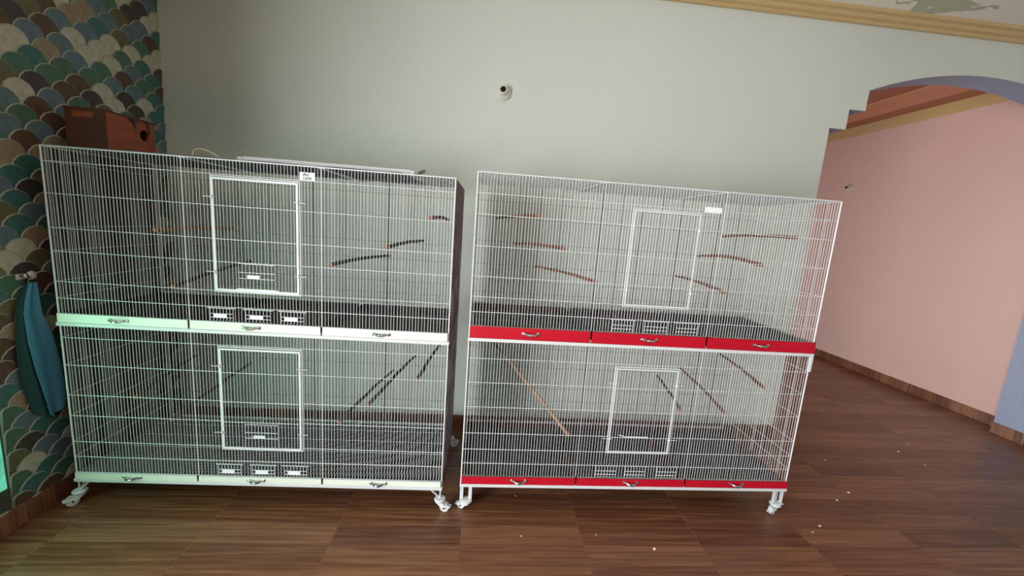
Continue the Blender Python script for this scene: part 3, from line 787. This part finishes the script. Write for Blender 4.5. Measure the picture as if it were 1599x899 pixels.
# ------------------------------------------------------------------ cloth on a hook, left wall
hk = MB(); hk.lathe([(0, 0), (.02, 0), (.021, .004), (.014, .009), (0, .010)], (0, .030, 0), (1, 0, 0), 16); hk.lathe([(0, 0), (.007, 0), (.006, .018), (.011, .022), (.012, .029), (.007, .034), (0, .035)], (0, -.016, .004), (1, 0, 0), 14, 1)
hk.tube([(.006, .026, 0), (.012, .012, -.006), (.024, .01, -.016), (.034, .01, -.008)], .003, 6, 1); hk.box((0, -.03, -.012), (.004, .05, .012), 0)
hook = hk.build('wall_hook', [M_porc, M_chrome], None, smooth=True); hook.location = (XL+.016, -.03, 1.148)
tag(hook, 'small wall hook with a shiny knob above the blue cloth', 'hook')
def strip(left, right, name, m, parent, x0, wav, ph):
    """hanging strip between two edge lines [(y, z)...] with folds and thickness"""
    nr, nc = len(left), 8; vs = []
    for back in (0, 1):
        for i in range(nr):
            for j in range(nc+1):
                t = j/nc; y = left[i][0]*(1-t)+right[i][0]*t; z = left[i][1]*(1-t)+right[i][1]*t
                x = x0+wav*(.5+.5*math.sin(t*7+ph+i*.25)) - (.006 if back else 0)
                vs.append((x, y, z))
    n1 = nr*(nc+1); fs = []
    for i in range(nr-1):
        for j in range(nc):
            a_ = i*(nc+1)+j; q = (a_, a_+1, a_+nc+2, a_+nc+1); fs += [q, tuple(k+n1 for k in q)]
        for j in (0, nc): a_ = i*(nc+1)+j; fs.append((a_, a_+nc+1, a_+nc+1+n1, a_+n1))
    for i in (0, nr-1):
        for j in range(nc): a_ = i*(nc+1)+j; fs.append((a_, a_+1, a_+1+n1, a_+n1))
    mb = MB(); mb.add(vs, fs); return mb.build(name, m, parent, smooth=True)
blue = strip([(-.030, 1.120), (-.052, 1.05), (-.066, .985), (-.064, .85), (-.049, .712), (-.030, .60), (-.012, .478), (-.004, .466)],
             [(-.003, 1.118), (-.002, 1.05), (.002, .970), (.034, .866), (.058, .70), (.064, .58), (.0625, .497), (.040, .480)], 'hanging_cloth', M_cloth, None, XL+.034, .010, 0)
strip([(-.040, 1.118), (-.078, 1.05), (-.090, .991), (-.101, .85), (-.1026, .732), (-.090, .62), (-.073, .53), (-.060, .50)],
      [(-.026, 1.116), (-.048, 1.05), (-.060, .985), (-.058, .85), (-.043, .712), (-.024, .60), (-.008, .480), (-.004, .47)], 'dark_fold', M_clothd, blue, XL+.026, .008, 2)
tag(blue, 'blue hanging cloth with dark folded edge on the scalloped left wall', 'cloth')

# ------------------------------------------------------------------ crumbs on the floor
CR = [((2.880, -.272), .011, 'largest pale crumb on the floor, below the red-drawer cage middle'),
 ((2.222, -.198), .0055, 'pale crumb on the floor, left of the other front crumbs'),
 ((2.609, -.186), .0055, 'small crumb on the floor straight above and left of the largest crumb'),
 ((2.216, .098), .005, 'tiny crumb just under the red-drawer cage, near its left caster'),
 ((4.364, .181), .010, 'curved pale crumb right of the red-drawer cage, farther of a close pair'),
 ((4.214, .106), .008, 'pale crumb right of the red-drawer cage, nearer of a close pair'),
 ((3.908, -.107), .009, 'pale crumb on the floor before the right caster of red-drawer cage'),
 ((3.824, -.154), .005, 'tiny crumb beside the crumb before the right caster'),
 ((5.480, .790), .008, 'pale crumb on the floor at the arch threshold, farther right'),
 ((5.276, .680), .010, 'long pale crumb on the floor before the arch threshold'),
 ((4.529, .540), .007, 'lone crumb on the floor by the right end of red-drawer cage'),
 ((5.466, 1.644), .006, 'tiny crumb on the next room floor, near the cage corner'),
 ((5.293, .507), .006, 'faint crumb on open floor, between the arch and camera')]
for i, ((x, y), s_, lab) in enumerate(CR):
    rnd = random.Random(50+i); mb = MB()
    pts = [(math.cos(a)*s_*(.6+.4*rnd.random()), math.sin(a)*s_*(.4+.35*rnd.random())) for a in [k*math.pi/4 for k in range(8)]]
    vs = [(px, py, 0) for px, py in pts]+[(px*.75, py*.75, s_*rnd.uniform(.35, .6)) for px, py in pts]+[(0, 0, s_*.65)]
    mb.add(vs, [(k, (k+1) % 8, 8+(k+1) % 8, 8+k) for k in range(8)]+[(8+k, 8+(k+1) % 8, 16) for k in range(8)]+[tuple(range(7, -1, -1))])
    o = mb.build('crumb', M_crumb); o.location = (x, y, 0.0002); o.rotation_euler = (0, 0, rnd.uniform(-.6, .6))
    tag(o, lab, 'crumb', 'pale crumbs scattered on the floor')
